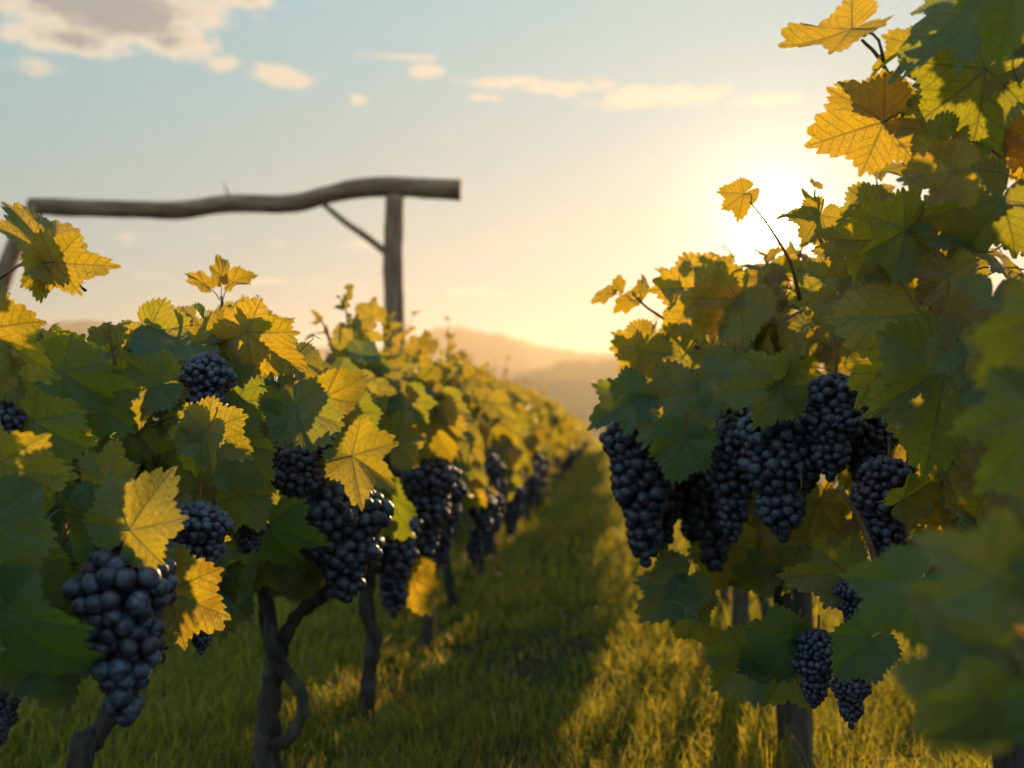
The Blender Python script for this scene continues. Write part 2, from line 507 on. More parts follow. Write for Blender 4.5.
HAZE_DENSITY = 0.0009
def build_haze():
    m, N = new_mat('warm_haze')
    v = N.n('ShaderNodeVolumePrincipled')
    v.inputs['Color'].default_value = (1.0, 0.80, 0.62, 1)
    v.inputs['Density'].default_value = HAZE_DENSITY
    v.inputs['Anisotropy'].default_value = 0.50
    out(N, None, v.outputs[0])
    x0, x1, y0, y1, z0, z1 = -900, 900, -300, 570, -4.5, 54
    a = Acc()
    vs = [(x, y, z) for z in (z0, z1) for y in (y0, y1) for x in (x0, x1)]
    a.add(vs, [0, 2, 3, 1, 4, 5, 7, 6, 0, 1, 5, 4, 2, 6, 7, 3, 0, 4, 6, 2, 1, 3, 7, 5], [4] * 6)
    tag(a.build('haze', [m], smooth=False), kind='stuff', label='warm evening haze in the air over the vineyard', cat='haze')
build_haze()

# ------------------------------------------------------------------ grass
def build_grass(seed=5):
    rg = np.random.default_rng(seed)
    zones = [  # y0, y1, x0, x1, blades per m2, length, width
        (1.35, 2.4, -1.25, 1.0, 21000, 0.041, 0.0014),
        (2.4, 4.0, -2.0, 1.5, 11000, 0.046, 0.0024),
        (4.0, 7.5, -3.2, 1.2, 3200, 0.062, 0.0042),
        (7.5, 15, -5.0, 1.6, 900, 0.075, 0.009),
        (15, 38, -6.0, 3.0, 160, 0.10, 0.022),
        (38, 120, -20.0, 16.0, 12, 0.22, 0.09)]
    allv, allc = [], []
    for (y0, y1, x0, x1, dens, L, wd) in zones:
        n = int((y1 - y0) * (x1 - x0) * dens)
        x = rg.uniform(x0, x1, n); y = rg.uniform(y0, y1, n)
        clump = 0.5 + 0.5 * np.sin(x * 9 + 2 * np.sin(y * 5)) * np.sin(y * 8 + 1.5 * np.sin(x * 7 + 1))
        clump = 0.6 * clump + 0.4 * (0.5 + 0.5 * np.sin(x * 23 + y * 17) * np.sin(y * 29 - x * 11))
        bare = np.exp(-(((x + 0.22) / 0.22) ** 2 + ((y - 2.75) / 0.42) ** 2)) + .6 * np.exp(-((x + .5) / .1) ** 2) + 0.5 * np.exp(-((x + 0.1) / 0.10) ** 2)
        keep = rg.random(n) < np.clip(0.35 + 0.9 * clump - 0.5 * bare, 0.10, 1)
        x, y, clump = x[keep], y[keep], clump[keep]; bare = bare[keep]
        n = len(x)
        lush = 1 + 0.30 * np.exp(-((x - 0.30) / 0.25) ** 2)
        l = L * rg.lognormal(0, 0.35, n) * (0.55 + 0.75 * clump) * lush * (1 - 0.5 * np.clip(bare, 0, 1))
        z = hgt(x, y) * (np.abs(x) < 5) * (y < 14) - 0.004
        a = rg.uniform(0, 2 * np.pi, n); lean = np.clip(rg.gamma(2.0, 0.20, n), 0, .8)
        dx, dy = np.cos(a), np.sin(a)
        b = rg.uniform(0, 2 * np.pi, n)
        wx_, wy_ = np.cos(b) * wd, np.sin(b) * wd
        base = np.column_stack([x, y, z])
        def pt(t, bend):
            return base + np.column_stack([dx * l * lean * bend, dy * l * lean * bend, l * t])
        m1 = pt(0.45, 0.25); m2 = pt(0.8, 0.75); tp = pt(0.98, 1.45)
        w = np.column_stack([wx_, wy_, np.zeros(n)])
        allv.append(np.stack([base - w, base + w, m1 - w * .85, m1 + w * .85, m2 - w * .55, m2 + w * .55, tp], 1))
        dryp = (rg.random(n) < 0.10).astype(float) * rg.uniform(0.4, 1, n)
        c = np.column_stack([np.clip(rg.normal(0.5, 0.25, n), 0, 1), dryp, np.zeros(n)])
        allc.append(np.repeat(c[:, None], 7, 1))
    V = np.concatenate(allv); C = np.concatenate(allc)
    n = len(V)
    pat = np.array([0, 1, 3, 2, 2, 3, 5, 4, 4, 5, 6])
    loops = (np.arange(n)[:, None] * 7 + pat).ravel()
    sizes = np.tile([4, 4, 3], n)
    a = Acc(); a.add(V.reshape(-1, 3), loops, sizes, None, C.reshape(-1, 3))
    tag(a.build('grass', [GRASS]), kind='stuff', label='green grass covering the ground between the vine rows', cat='grass')
    print('blades', n)
build_grass()

# ------------------------------------------------------------------ leaf geometry
VEINS = np.array([0.0, 0.86, 1.88])
def leaf_template(teeth, per, rings):
    """grape leaf around its petiole joint, tip at +y, length 1"""
    cd = np.radians([0, 14, 28, 40, 50, 62, 78, 92, 106, 122, 140, 156, 168, 176, 180])
    cr = np.array([1.0, .90, .74, .78, .88, .80, .62, .64, .70, .64, .56, .50, .40, .20, .06])
    n = teeth * per
    th = np.linspace(-np.pi, np.pi, n, endpoint=False)
    a = np.abs(th)
    r = np.interp(a, cd, cr)
    ph = (np.arange(n) % per) / per
    big = 1 + 0.5 * np.cos(np.arange(n) // per * 2.4)
    saw = np.abs(ph - 0.55) * 2
    r = r * (1 + (0.5 - saw) * 0.105 * (0.55 + 0.6 * big)) if per > 1 else r * (1 + 0.08 * ((np.arange(n) % 2) - .5) * 2)
    pts = [np.zeros((1, 2))]
    for f in rings:
        rs = np.interp(a, cd, cr)
        rr = r * f if f == 1 else (rs * f * (0.96 if f > .7 else 1))
        pts.append(np.column_stack([np.sin(th) * rr, np.cos(th) * rr]))
    uv = np.vstack(pts)
    loops, sizes = [], []
    for j in range(n):
        if j == 0: pass
        j2 = (j + 1) % n
        loops += [0, 1 + j2, 1 + j]; sizes.append(3)
    for k in range(len(rings) - 1):
        o1, o2 = 1 + k * n, 1 + (k + 1) * n
        for j in range(n):
            j2 = (j + 1) % n
            loops += [o1 + j, o1 + j2, o2 + j2, o2 + j]; sizes.append(4)
    return uv, np.array(loops), np.array(sizes)
T_HI = leaf_template(37, 3, [.22, .45, .68, .86, 1.0])
T_MID = leaf_template(24, 3, [.4, .75, 1.0])
T_LOW = leaf_template(26, 1, [.6, 1.0])

def put_leaf(acc, base, tipdir, normal, size, rg, tmpl, young_sunlit=0.0, dry=0.0, wide=1.0, petiole=None, fold=None, curl=None, mat=0, rnd=None):
    uv, loops, sizes = tmpl
    Y = unit(tipdir)
    N_ = unit(np.asarray(normal) - Y * np.dot(normal, Y))
    X = np.cross(Y, N_)
    x, y = uv[:, 0], uv[:, 1]
    r = np.hypot(x, y); a = np.abs(np.arctan2(x, y))
    d = np.min(np.abs(a[:, None] - VEINS), 1)
    fold = rg.uniform(-0.15, 0.55) if fold is None else fold
    curl = rg.normal(0.34, 0.34) if curl is None else curl
    ph = rg.uniform(0, 6.28, 4)
    th = np.arctan2(x, y)
    lobe = np.interp(a, np.radians([0, 14, 27, 40, 50, 62, 78, 92, 106, 130, 180]), [.9, .3, -1, 0, .8, .2, -1, 0, .7, 0, 0])
    f = 1 + rg.normal(0, .05) * np.sin(2 * th + rg.uniform(0, 6.3)) + rg.normal(0, .055) * np.sin(3 * th + rg.uniform(0, 6.3)) + rg.uniform(-.05, .10) * lobe * r \
        + rg.normal(0, .03) * np.sin(7 * th + rg.uniform(0, 6.3)) * r
    x, y = x * f, y * f
    z = fold * np.abs(x) * 0.8 - curl * np.clip(y, 0, None) ** 2 - 0.18 * curl * x ** 2
    z += 0.13 * r * np.sin(np.clip(d / 0.45, 0, 1) * np.pi * 0.5)             # blade bulges between the veins
    z += rg.uniform(.5, 2.4) * r ** 2 * (0.08 * np.sin(3 * np.arctan2(x, y) + ph[0]) + 0.05 * np.sin(5 * np.arctan2(x, y) + ph[1]))
    z += 0.018 * r * np.sin((r * np.cos(d) - r * np.sin(d) * .95) * 7 * 2 * np.pi)
    z += rg.normal(0, 0.07) * x
    V = np.asarray(base) + size * (np.outer(x * wide, X) + np.outer(y, Y) + np.outer(z, N_))
    rnd = rg.random() if rnd is None else rnd
    acc.add(V, loops, sizes, uv, (rnd, young_sunlit, dry), mat)
    if petiole is not None:
        b = np.asarray(base, float)
        mid = (b + np.asarray(petiole)) / 2 + np.array([0, 0, 0.08 * size]) - Y * size * 0.12
        tube(acc, [b, mid, petiole], [size * 0.016, size * 0.02, size * 0.024], 5, 6, mat=1, c=(0.5, 0, 0))

# ------------------------------------------------------------------ grape bunches
def sphere_tmpl(nu, nv):
    vs = [(0, 0, 1)]
    for i in range(1, nv):
        for j in range(nu):
            t, p = math.pi * i / nv, 2 * math.pi * j / nu
            vs.append((math.sin(t) * math.cos(p), math.sin(t) * math.sin(p), math.cos(t)))
    vs.append((0, 0, -1))
    L, S = [], []
    for j in range(nu):
        L += [0, 1 + j, 1 + (j + 1) % nu]; S.append(3)
    for i in range(nv - 2):
        for j in range(nu):
            a0, a1 = 1 + i * nu, 1 + (i + 1) * nu
            L += [a0 + j, a1 + j, a1 + (j + 1) % nu, a0 + (j + 1) % nu]; S.append(4)
    e = len(vs) - 1; a0 = 1 + (nv - 2) * nu
    for j in range(nu):
        L += [a0 + (j + 1) % nu, a0 + j, e]; S.append(3)
    return np.array(vs), np.array(L), np.array(S)
SPH, SPL = sphere_tmpl(16, 10), sphere_tmpl(8, 5)

def bunch_mesh(rgr, wid, seed, hi=True, red=0.2):
    """unit-height bunch hanging from the origin down to z=-1"""
    rg = np.random.default_rng(seed)
    acc = Acc()
    sv, sl, ss = SPH if hi else SPL
    prof_t = [0, .06, .18, .35, .6, .82, .95, 1]
    prof_r = [.35, .72, 1.0, .98, .74, .52, .34, .12]
    C = []
    for layer in range(3):
        lim = 5000 if layer == 0 else 500
        for _ in range(lim):
            t = rg.random()
            Rr = np.interp(t, prof_t, prof_r) * wid / 2 * (1 + 0.12 * math.sin(3 * t * 6 + seed))
            rr = max(Rr - rgr * (0.9 + 1.5 * layer), 0) * (1 + rg.normal(0, 0.06))
            ph = rg.uniform(0, 6.283)
            p = np.array([rr * math.cos(ph), rr * math.sin(ph), -rgr - t * (1 - 2 * rgr)])
            q = rgr * rg.uniform(0.84, 1.1)
            if all(np.linalg.norm(p - c) > (q + k) * 0.74 for c, k in C):
                C.append((p, q))
    shoulder = rg.uniform(0, 6.28)
    for k in range(9 if wid > .4 else 4):
        p = np.array([math.cos(shoulder) * wid * (.34 + rg.uniform(0, .14)), math.sin(shoulder) * wid * (.34 + rg.uniform(0, .14)), -rg.uniform(.08, .32)]) + rg.normal(0, .02, 3)
        q = rgr * rg.uniform(.85, 1.05)
        if all(np.linalg.norm(p - c) > (q + kk) * 0.82 for c, kk in C): C.append((p, q))
    for c, q in C:
        rot = np.linalg.qr(rg.normal(0, 1, (3, 3)))[0]
        tone = (min(1, max(0, rg.normal(red, 0.22))), rg.random(), 0)
        acc.add((sv * np.array([1, 1, rg.uniform(1.0, 1.12)])) @ rot.T * q + c, sl, ss, None, tone)
    for c, q in C[:: 3]:
        ax = np.array([0, 0, min(-0.02, c[2] + rgr * 1.6)])
        tube(acc, [ax, (ax + c) / 2 + np.array([0, 0, rgr * .3]), c * np.array([.9, .9, 1])], [rgr * .16, rgr * .12], 4, 4, mat=1)
    # rachis
    tube(acc, [(0, 0, 0.16), (0.01, 0.0, 0.05), (0, 0, -0.15), (0, 0, -0.8)], [rgr * .32, rgr * .3, rgr * .3, rgr * .12], 6, 12, mat=1)
    return acc.mesh('grape_bunch', [GRAPE, STEM])
B_COARSE = [bunch_mesh(.051, .45, 3, True, .15), bunch_mesh(.057, .47, 8, True, .3)]
B_WIDE = [bunch_mesh(.056, .68, 4, True, .10), bunch_mesh(.054, .64, 9, True, .15)]
B_FINE = [bunch_mesh(.041, .42, 5, True, .32), bunch_mesh(.043, .45, 10, True, .45)]  # redder berries: the sun flare's warm tint is put into the skin colour
B_MID = [bunch_mesh(.048, .56, 6, True, .25), bunch_mesh(.048, .56, 7, True, .7)]
B_LOW = [bunch_mesh(.058, .48, 11, False, .3), bunch_mesh(.055, .45, 12, False, .3)]

def bunch(me, loc, h, parent, rz=0.0, tilt=(0, 0)):
    o = bpy.data.objects.new('grape_bunch', me)
    COL.objects.link(o)
    o.parent = parent
    o.location = np.asarray(loc) - parent_world(parent)
    o.scale = (h, h, h)
    o.rotation_euler = (tilt[0], tilt[1], rz)
    return o

ZONES = []   # (x0, y0, x1, y1, depth) screens where a bunch should stay in view
def hero_bunch(me, top, bottom, d, parent, rz=0.0, wfac=0.42, red=False):
    a, b = P(*top, d), P(*bottom, d)
    h = np.linalg.norm(a - b)
    v = (b - a) / h
    bunch(me, a, h, parent, rz, (math.asin(max(-1, min(1, v[1]))), -math.asin(max(-1, min(1, v[0]))) if abs(v[0]) > .02 else 0))
    w = abs(bottom[1] - top[1]) * wfac * .5
    cx = (top[0] + bottom[0]) / 2
    ZONES.append((cx - w, top[1] + 4, cx + w, bottom[1], d))

# ------------------------------------------------------------------ vines
def clear_of_bunches(b, tipd, size):
    p = np.asarray(b) + unit(tipd) * size * .45
    x, y, z = proj(p)
    s = 0.42 * size * FPX / max(z, .1)
    for (x0, y0, x1, y1, d) in ZONES:
        if z < d + .03 and x0 - s < x < x1 + s and y0 - s * .8 < y < y1 + s: return False
    return True

def near_row_point(x, y):
    return hgt(np.array(x), np.array(y)).item()

def foliage(acc, rg, X0, Y0, hw, hl, z0, z1, n, smin, smax, tmpl, inner=0.25, pet=True, test=None, young_top=0.7, y0=.15, dp=.12):
    zc, hh = (z0 + z1) / 2, (z1 - z0) / 2
    made = 0; tries = 0
    while made < n and tries < n * 6:
        tries += 1
        # superellipse shell across the row, free along the row
        a = rg.uniform(0, 2 * np.pi)
        rr = rg.uniform(inner, 1) ** 0.55
        cx = np.sign(np.cos(a)) * abs(np.cos(a)) ** 0.75 * rr
        cz = np.sign(np.sin(a)) * abs(np.sin(a)) ** 0.75 * rr
        v = rg.uniform(-1, 1)
        lump = 1 + 0.16 * np.sin(v * 5 + X0 * 9 + Y0 * 3) + .1 * np.sin(v * 11 + a * 2)
        p = np.array([X0 + cx * hw * lump, Y0 + v * hl, zc + cz * hh * (1 + .12 * np.sin(v * 7 + Y0 * 5))])
        out_ = np.array([cx * .8, -0.75 + 0.4 * v * abs(v), 0.30 + max(cz, 0) * 0.4])
        nrm = unit(out_ + rg.normal(0, 0.42, 3))
        tip = np.array([cx * 0.5, 0, -0.9 if cz < .6 else -.1]) + rg.normal(0, 0.5, 3)
        tip = unit(tip - nrm * np.dot(tip, nrm))
        top = np.clip((p[2] - zc) / hh, 0, 1)
        s = rg.uniform(smin, smax) * (1 - 0.25 * top)
        if test is not None and not test(p, tip, s): continue
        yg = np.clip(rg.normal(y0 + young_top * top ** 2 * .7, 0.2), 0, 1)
        pe = None
        if pet:
            ctr = np.array([X0, p[1], zc + cz * hh * .3])
            pe = p - tip * s * .4 + unit(ctr - p) * s * .8
        put_leaf(acc, p, tip, nrm, s, rg, tmpl, yg, float(rg.random() < dp) * rg.uniform(.3, 1), petiole=pe)
        made += 1

def shoot(acc, rg, base, tip, n, size, tmpl, young_sunlit=0.9, rad=0.002):
    """a cane with leaves getting smaller to its tip"""
    base, tip = np.asarray(base, float), np.asarray(tip, float)
    L = np.linalg.norm(tip - base)
    mid = (base + tip) / 2 + rg.normal(0, 0.07, 3) * L
    pts = smooth_path([base, mid, tip], 12)
    tube(acc, [base, mid, tip], [rad * 1.3, rad, rad * .5], 6, 12, mat=1)
    ax = unit(tip - base)
    for k in range(n):
        t = 0.25 + 0.75 * k / max(1, n - 1)
        p = pts[min(11, int(t * 11))]
        side = unit(np.cross(ax, rg.normal(0, 1, 3))) * 1.0
        d = unit(side + ax * (0.3 + t * .8))
        s = size * (1.1 - .65 * t) * rg.uniform(.85, 1.15)
        b = p + d * s * .55
        nr = unit(np.cross(d, np.cross(ax + rg.normal(0, .3, 3), d)) + rg.normal(0, .4, 3) - CF * .5)
        put_leaf(acc, b, d, nr, s, rg, tmpl, min(1, young_sunlit * (0.5 + .6 * t)), 0, wide=.85, petiole=p, fold=rg.uniform(.1, .55))

def trunk_part(root, pts, radii, rg, name='trunk', sides=16, n=60, rough=.20, mat=None):
    a = Acc()
    tube(a, pts, radii, sides, n, rough, rg)
    return a.build(name, [mat or BARK], root)

def vine_root(X0, Y0, label, group='grapevines along the rows', cat='grapevine'):
    r = empty('grape_vine', (X0, Y0, near_row_point(X0, Y0)))
    tag(r, label, cat, group)
    return r

def hero_leaf(root, rg, b, t, d, roll=0, tilt=0, young_sunlit=.2, wide=1.0, dry=0, pet=True, fold=None, curl=None, rnd=None, sc=0.86, dz=0.0, name='leaf'):
    """leaf whose joint and tip the photo shows at b and t; tilt leans the tip towards (+) or away from the camera"""
    B = P(*b, d)
    T = P(*t, d)
    cx, cy_ = b[0] * .55 + t[0] * .45, b[1] * .55 + t[1] * .45
    hz = .33 * math.hypot(b[0] - t[0], b[1] - t[1])
    if d > .6: ZONES.append((cx - hz, cy_ - hz, cx + hz, cy_ + hz, d))
    v = T - B
    s = np.linalg.norm(v)
    v = unit(v) * math.cos(R(tilt)) - CF * math.sin(R(tilt))
    side = unit(np.cross(v, -CF))
    n = -CF * math.cos(R(roll)) + side * math.sin(R(roll)) + rg.normal(0, .10, 3)
    a = Acc()
    pe = None
    if pet is True:
        pe = B - v * s * .45 + CF * s * .55 + np.array([0, 0, s * .1])
    elif pet:
        pe = P(*pet[:2], d + (pet[2] if len(pet) > 2 else .02))
    put_leaf(a, B, v, n, s * sc / math.cos(R(tilt)), rg, T_HI, young_sunlit, dry, wide, pe, fold, curl, rnd=rnd)
    return a.build(name, [LEAF, STEM], root)

def B_(root, me, top, bot, d, rz=0, w=.42): hero_bunch(me, top, bot, d, root, rz, w)

# ---- left row, three near vines built by hand
LX, RX = -0.50, 0.40
rgm = np.random.default_rng(77)

v1 = vine_root(-0.50, 1.0, 'dark-fruited grapevine nearest the camera in the left row, running past the frame edge')
trunk_part(v1, [(-.50, .97, -.02), P(80, 775, 1.0), P(92, 742, 1.02), P(112, 708, 1.03), P(120, 660, 1.05), P(130, 600, 1.08), P(150, 520, 1.1)], [.020, .014, .011, .010, .010, .009, .008], rgm)
B_(v1, B_COARSE[0], (122, 528), (131, 735), .88, .5, .42)
B_(v1, B_COARSE[1], (170, 540), (160, 668), 1.0, 1.0, .45)
B_(v1, B_WIDE[0], (200, 500), (212, 592), 1.05, 2.0, .6)
B_(v1, B_WIDE[1], (-4, 395), (2, 480), .92, 0, .6)
B_(v1, B_MID[0], (2, 690), (-2, 752), .9, 1, .6)
B_(v1, B_MID[1], (203, 600), (206, 655), 1.0, 1.4, .5)

v2 = vine_root(-0.52, 1.6, 'grapevine with a twisted forked trunk and tall three-leaf top shoot, second in the left row')
tw = [(-.52, 1.62, -.03), P(268, 775, 1.55), P(268, 720, 1.56), P(272, 690, 1.57), P(276, 660, 1.57), P(268, 630, 1.58), P(266, 598, 1.59), P(262, 565, 1.60), P(250, 500, 1.6)]
trunk_part(v2, tw, [.024, .021, .018, .016, .015, .013, .012, .012, .010], rgm)
trunk_part(v2, [P(272, 745, 1.52), P(288, 740, 1.53), P(302, 715, 1.53), P(300, 690, 1.54), P(284, 668, 1.545), P(272, 640, 1.54), P(268, 610, 1.55), P(258, 580, 1.57)], [.010, .009, .0085, .0085, .010, .0105, .010, .009], rgm, 'branch', 10)
trunk_part(v2, [P(275, 668, 1.57), P(284, 640, 1.56), P(298, 615, 1.55), P(322, 596, 1.54), P(342, 570, 1.55), P(352, 520, 1.56)], [.013, .011, .010, .010, .009, .008], rgm, 'branch', 10)
B_(v2, B_WIDE[1], (210, 352), (212, 432), 1.20, 2.2, .6)
B_(v2, B_MID[1], (300, 446), (297, 534), 1.42, .3, .55)
B_(v2, B_MID[1], (324, 414), (326, 462), 1.42, .7, .5)
B_(v2, B_WIDE[0], (346, 480), (350, 606), 1.45, .9, .55)

v3 = vine_root(-0.50, 2.12, 'grapevine with a single straight slim trunk and long hanging bunches, third in the left row')
trunk_part(v3, [(-.50, 2.1, -.03), P(366, 718, 2.1), P(370, 670, 2.11), P(374, 640, 2.11), P(366, 605, 2.11), P(372, 560, 2.12), P(380, 480, 2.12)], [.024, .018, .0155, .0145, .016, .014, .011], rgm)
B_(v3, B_FINE[0], (393, 500), (395, 620), 1.95, 0, .42)
B_(v3, B_FINE[1], (432, 448), (430, 562), 2.15, 1, .42)
B_(v3, B_MID[1], (380, 440), (382, 520), 2.0, 1, .42)
B_(v3, B_FINE[1], (412, 520), (418, 590), 2.15, 2, .42)

# ---- right row
w1 = vine_root(0.44, 1.12, 'tall leafy grapevine filling the right side of the view, its nearest leaves blurred')
trunk_part(w1, [(.44, 1.14, -.03), (.43, 1.13, .15), (.445, 1.12, .3), P(985, 520, 1.12), P(968, 455, 1.12), P(960, 400, 1.13), P(975, 300, 1.13)], [.028, .022, .02, .018, .017, .015, .012], rgm)
trunk_part(w1, [P(838, 486, 1.2), P(858, 515, 1.19), P(872, 548, 1.18), P(884, 585, 1.17), P(930, 640, 1.15)], [.0025, .0035, .004, .0045, .006], rgm, 'cane', 8, 16, .08, CANE)
trunk_part(w1, [P(1000, 560, 1.1), P(985, 600, 1.0), P(984, 640, .9), P(988, 700, .85)], [.003, .003, .003, .003], rgm, 'cane', 8, 16, .05, CANE)
trunk_part(w1, [P(990, 500, 1.12), P(1000, 420, 1.1), P(985, 330, 1.08), P(940, 200, 1.05), P(905, 110, 1.0), P(880, 60, .97), P(862, 40, .95)], [.010, .008, .006, .004, .003, .002, .0015], rgm, 'cane', 8, 26, .08, CANE)
B_(w1, B_MID[0], (835, 372), (830, 484), 1.25, 0, .55)
B_(w1, B_MID[1], (888, 455), (884, 568), 1.2, 0, .5)
B_(w1, B_WIDE[0], (852, 575), (858, 628), 1.15, 1, .7)
B_(w1, B_MID[0], (818, 628), (812, 708), 1.2, 1, .5)
B_(w1, B_MID[1], (850, 662), (846, 727), 1.15, 2, .6)

w2 = vine_root(0.38, 1.86, 'grapevine with long blue-black bunches beside the grass path, second in the right row')
trunk_part(w2, [(.37, 1.95, -.03), P(786, 700, 1.9), P(778, 650, 1.9), P(782, 600, 1.88), P(770, 550, 1.86), P(776, 480, 1.8), P(780, 400, 1.75)], [.028, .022, .019, .018, .017, .014, .012], rgm)
B_(w2, B_FINE[0], (640, 404), (646, 570), 1.5, 0, .36)
B_(w2, B_FINE[0], (634, 408), (630, 500), 1.55, 2, .4)
B_(w2, B_FINE[1], (716, 440), (722, 578), 1.6, 1, .36)
B_(w2, B_FINE[0], (732, 415), (738, 545), 1.4, .5, .38)
B_(w2, B_MID[0], (776, 402), (784, 545), 1.3, 0, .48)
B_(w2, B_MID[1], (690, 470), (700, 555), 1.7, 0, .48)

B_(w2, B_FINE[1], (664, 420), (668, 560), 1.62, 1.3, .3)
B_(w2, B_MID[1], (752, 395), (756, 500), 1.45, 2.3, .4)
B_(w2, B_MID[0], (806, 400), (810, 500), 1.4, 1.3, .4)
B_(w1, B_MID[1], (866, 400), (862, 500), 1.3, 2.5, .4)
B_(v2, B_MID[1], (252, 500), (254, 562), 1.3, 1.5, .4)
B_(v3, B_FINE[1], (448, 470), (450, 548), 2.3, 1.5, .4)
B_(v2, B_MID[0], (272, 440), (276, 520), 1.5, 2.5, .4)
B_(v3, B_FINE[0], (374, 470), (376, 560), 2.0, 2.5, .4)
# near foliage fills
def fill(root, seed, X0, Y0, hw, hl, z0, z1, n, smin, smax, tmpl=T_HI, test=clear_of_bunches, **k):
    rg = np.random.default_rng(seed); a = Acc()
    foliage(a, rg, X0, Y0, hw, hl, z0, z1, n, smin, smax, tmpl, test=test, **k)
    return a.build('foliage', [LEAF, STEM], root)
def sky_guard(limit):
    """keeps leaves below an outline given in direction space so the crown has the vine's real top line"""
    xs = [p[0] for p in limit]; ys = [p[1] for p in limit]
    def f(p, tip, s):
        for q in (p, p + tip * s, p - tip * s * .4):
            x, y, z = proj(q)
            if z < .2 or y < np.interp(x, xs, ys) + 4: return False
        for sx in (-.6, .6):
            q = p + np.array([sx * s, 0, 0]); x, y, z = proj(q)
            if y < np.interp(x, xs, ys) + 4: return False
        return clear_of_bunches(p, tip, s)
    return f
LEFT_TOP = [(-400, 200), (-30, 300), (50, 352), (110, 348), (150, 330), (195, 300), (245, 300), (275, 325), (310, 355), (345, 362), (380, 365), (440, 420), (600, 500)]
L3_TOP = [(-100, 330), (290, 350), (320, 315), (345, 302), (365, 318), (400, 345), (450, 370), (600, 500)]
R_TOP = [(560, 470), (598, 400), (610, 305), (640, 290), (700, 272), (735, 258), (800, 246), (822, 205), (850, 180), (880, 130), (910, 60), (960, 20), (1000, 0), (1024, -60), (1400, -300)]
# ---- hand-placed leaves
H = np.random.default_rng(12)
def HL(root, *rows):
    for r in rows:
        b, t, d = r[:3]
        k = r[3] if len(r) > 3 else {}
        hero_leaf(root, H, b, t, d, **k)
HL(v1,
   ((48, 258), (12, 176), .95, dict(roll=52, young_sunlit=.8, fold=.3, wide=.7)),
   ((54, 262), (116, 270), .94, dict(roll=15, tilt=15, wide=.8, young_sunlit=.7, fold=.1, pet=(0, 278, .0))),
   ((40, 266), (44, 306), .95, dict(roll=-35, young_sunlit=.5, wide=.8)),
   ((-12, 330), (46, 372), .90, dict(roll=0, young_sunlit=.8, wide=1.0)),
   ((-5, 372), (28, 398), .91, dict(roll=10, young_sunlit=.7, wide=1.2)),
   ((62, 372), (118, 412), 1.05, dict(roll=-10, young_sunlit=.1)),
   ((34, 420), (92, 468), .92, dict(roll=5, young_sunlit=0)),
   ((108, 484), (120, 432), .90, dict(roll=-10, young_sunlit=.7)),
   ((130, 530), (168, 464), .86, dict(roll=0, young_sunlit=.6, fold=.15, pet=(108, 520, .01))),
   ((96, 520), (46, 556), .87, dict(roll=5, young_sunlit=0)),
   ((2, 462), (68, 496), .82, dict(roll=30, tilt=20, young_sunlit=.6)),
   ((-10, 520), (20, 612), .80, dict(roll=-20, young_sunlit=0)),
   ((6, 612), (66, 712), .80, dict(roll=10, young_sunlit=0, rnd=0, wide=.9)),
   ((168, 590), (240, 626), .93, dict(roll=-8, young_sunlit=.5, dry=.5, pet=(160, 588, .02))),
   ((206, 432), (178, 480), 1.03, dict(roll=8, young_sunlit=.5)),
   ((205, 430), (256, 458), 1.04, dict(roll=-8, young_sunlit=.6)),
   ((30, 560), (10, 640), .95, dict(roll=8, young_sunlit=0)),
   ((110, 590), (60, 640), .98, dict(roll=8, young_sunlit=0)),
   ((90, 395), (140, 440), 1.08, dict(roll=8, young_sunlit=0.1)),
   ((160, 385), (100, 400), 1.15, dict(roll=8, young_sunlit=0.2)),
   )
HL(v2,
   ((190, 346), (102, 344), 1.25, dict(roll=60, young_sunlit=.1)),
   ((222, 342), (222, 296), 1.28, dict(roll=0, young_sunlit=.95, pet=(218, 365, .02))),
   ((204, 284), (180, 265), 1.30, dict(roll=20, young_sunlit=1, wide=.55, sc=.8, pet=(220, 300, 0))),
   ((221, 276), (215, 245), 1.30, dict(roll=20, young_sunlit=1, wide=.55, sc=.8, pet=(221, 302, 0))),
   ((233, 282), (260, 267), 1.30, dict(roll=-20, young_sunlit=1, wide=.6, sc=.8, pet=(222, 304, 0))),
   ((262, 325), (298, 322), 1.30, dict(roll=40, young_sunlit=.9, wide=.7, pet=(235, 340, 0))),
   ((262, 324), (264, 298), 1.31, dict(roll=30, young_sunlit=.9, wide=.6)),
   ((248, 332), (300, 384), 1.26, dict(roll=25, young_sunlit=.9, wide=.8)),
   ((326, 396), (376, 378), 1.38, dict(roll=10, tilt=0, young_sunlit=.9, wide=.8, pet=(318, 405, .02))),
   ((352, 456), (405, 486), 1.38, dict(roll=0, young_sunlit=.7, pet=(332, 470, .04))),
   ((238, 446), (276, 496), 1.20, dict(roll=10, young_sunlit=.15)),
   ((240, 494), (272, 536), 1.22, dict(roll=-5, young_sunlit=0)),
   ((238, 402), (286, 448), 1.25, dict(roll=5, young_sunlit=0)),
   ((296, 408), (318, 468), 1.28, dict(roll=-30, young_sunlit=.3)),
   ((268, 524), (290, 592), 1.35, dict(roll=5, young_sunlit=0, rnd=.1, wide=1.1)),
   ((200, 445), (170, 500), 1.35, dict(roll=5, young_sunlit=0)),
   ((148, 332), (190, 372), 1.27, dict(roll=-25, young_sunlit=.3)),
   ((60, 360), (130, 368), 1.20, dict(roll=30, young_sunlit=.5)),
   ((300, 360), (318, 398), 1.34, dict(roll=-55, young_sunlit=.5)),
   ((180, 360), (160, 412), 1.30, dict(roll=5, young_sunlit=0.2)),
   ((260, 350), (236, 398), 1.32, dict(roll=25, young_sunlit=0.4)),
   ((110, 352), (70, 385), 1.24, dict(roll=-25, young_sunlit=0.7)),
   )
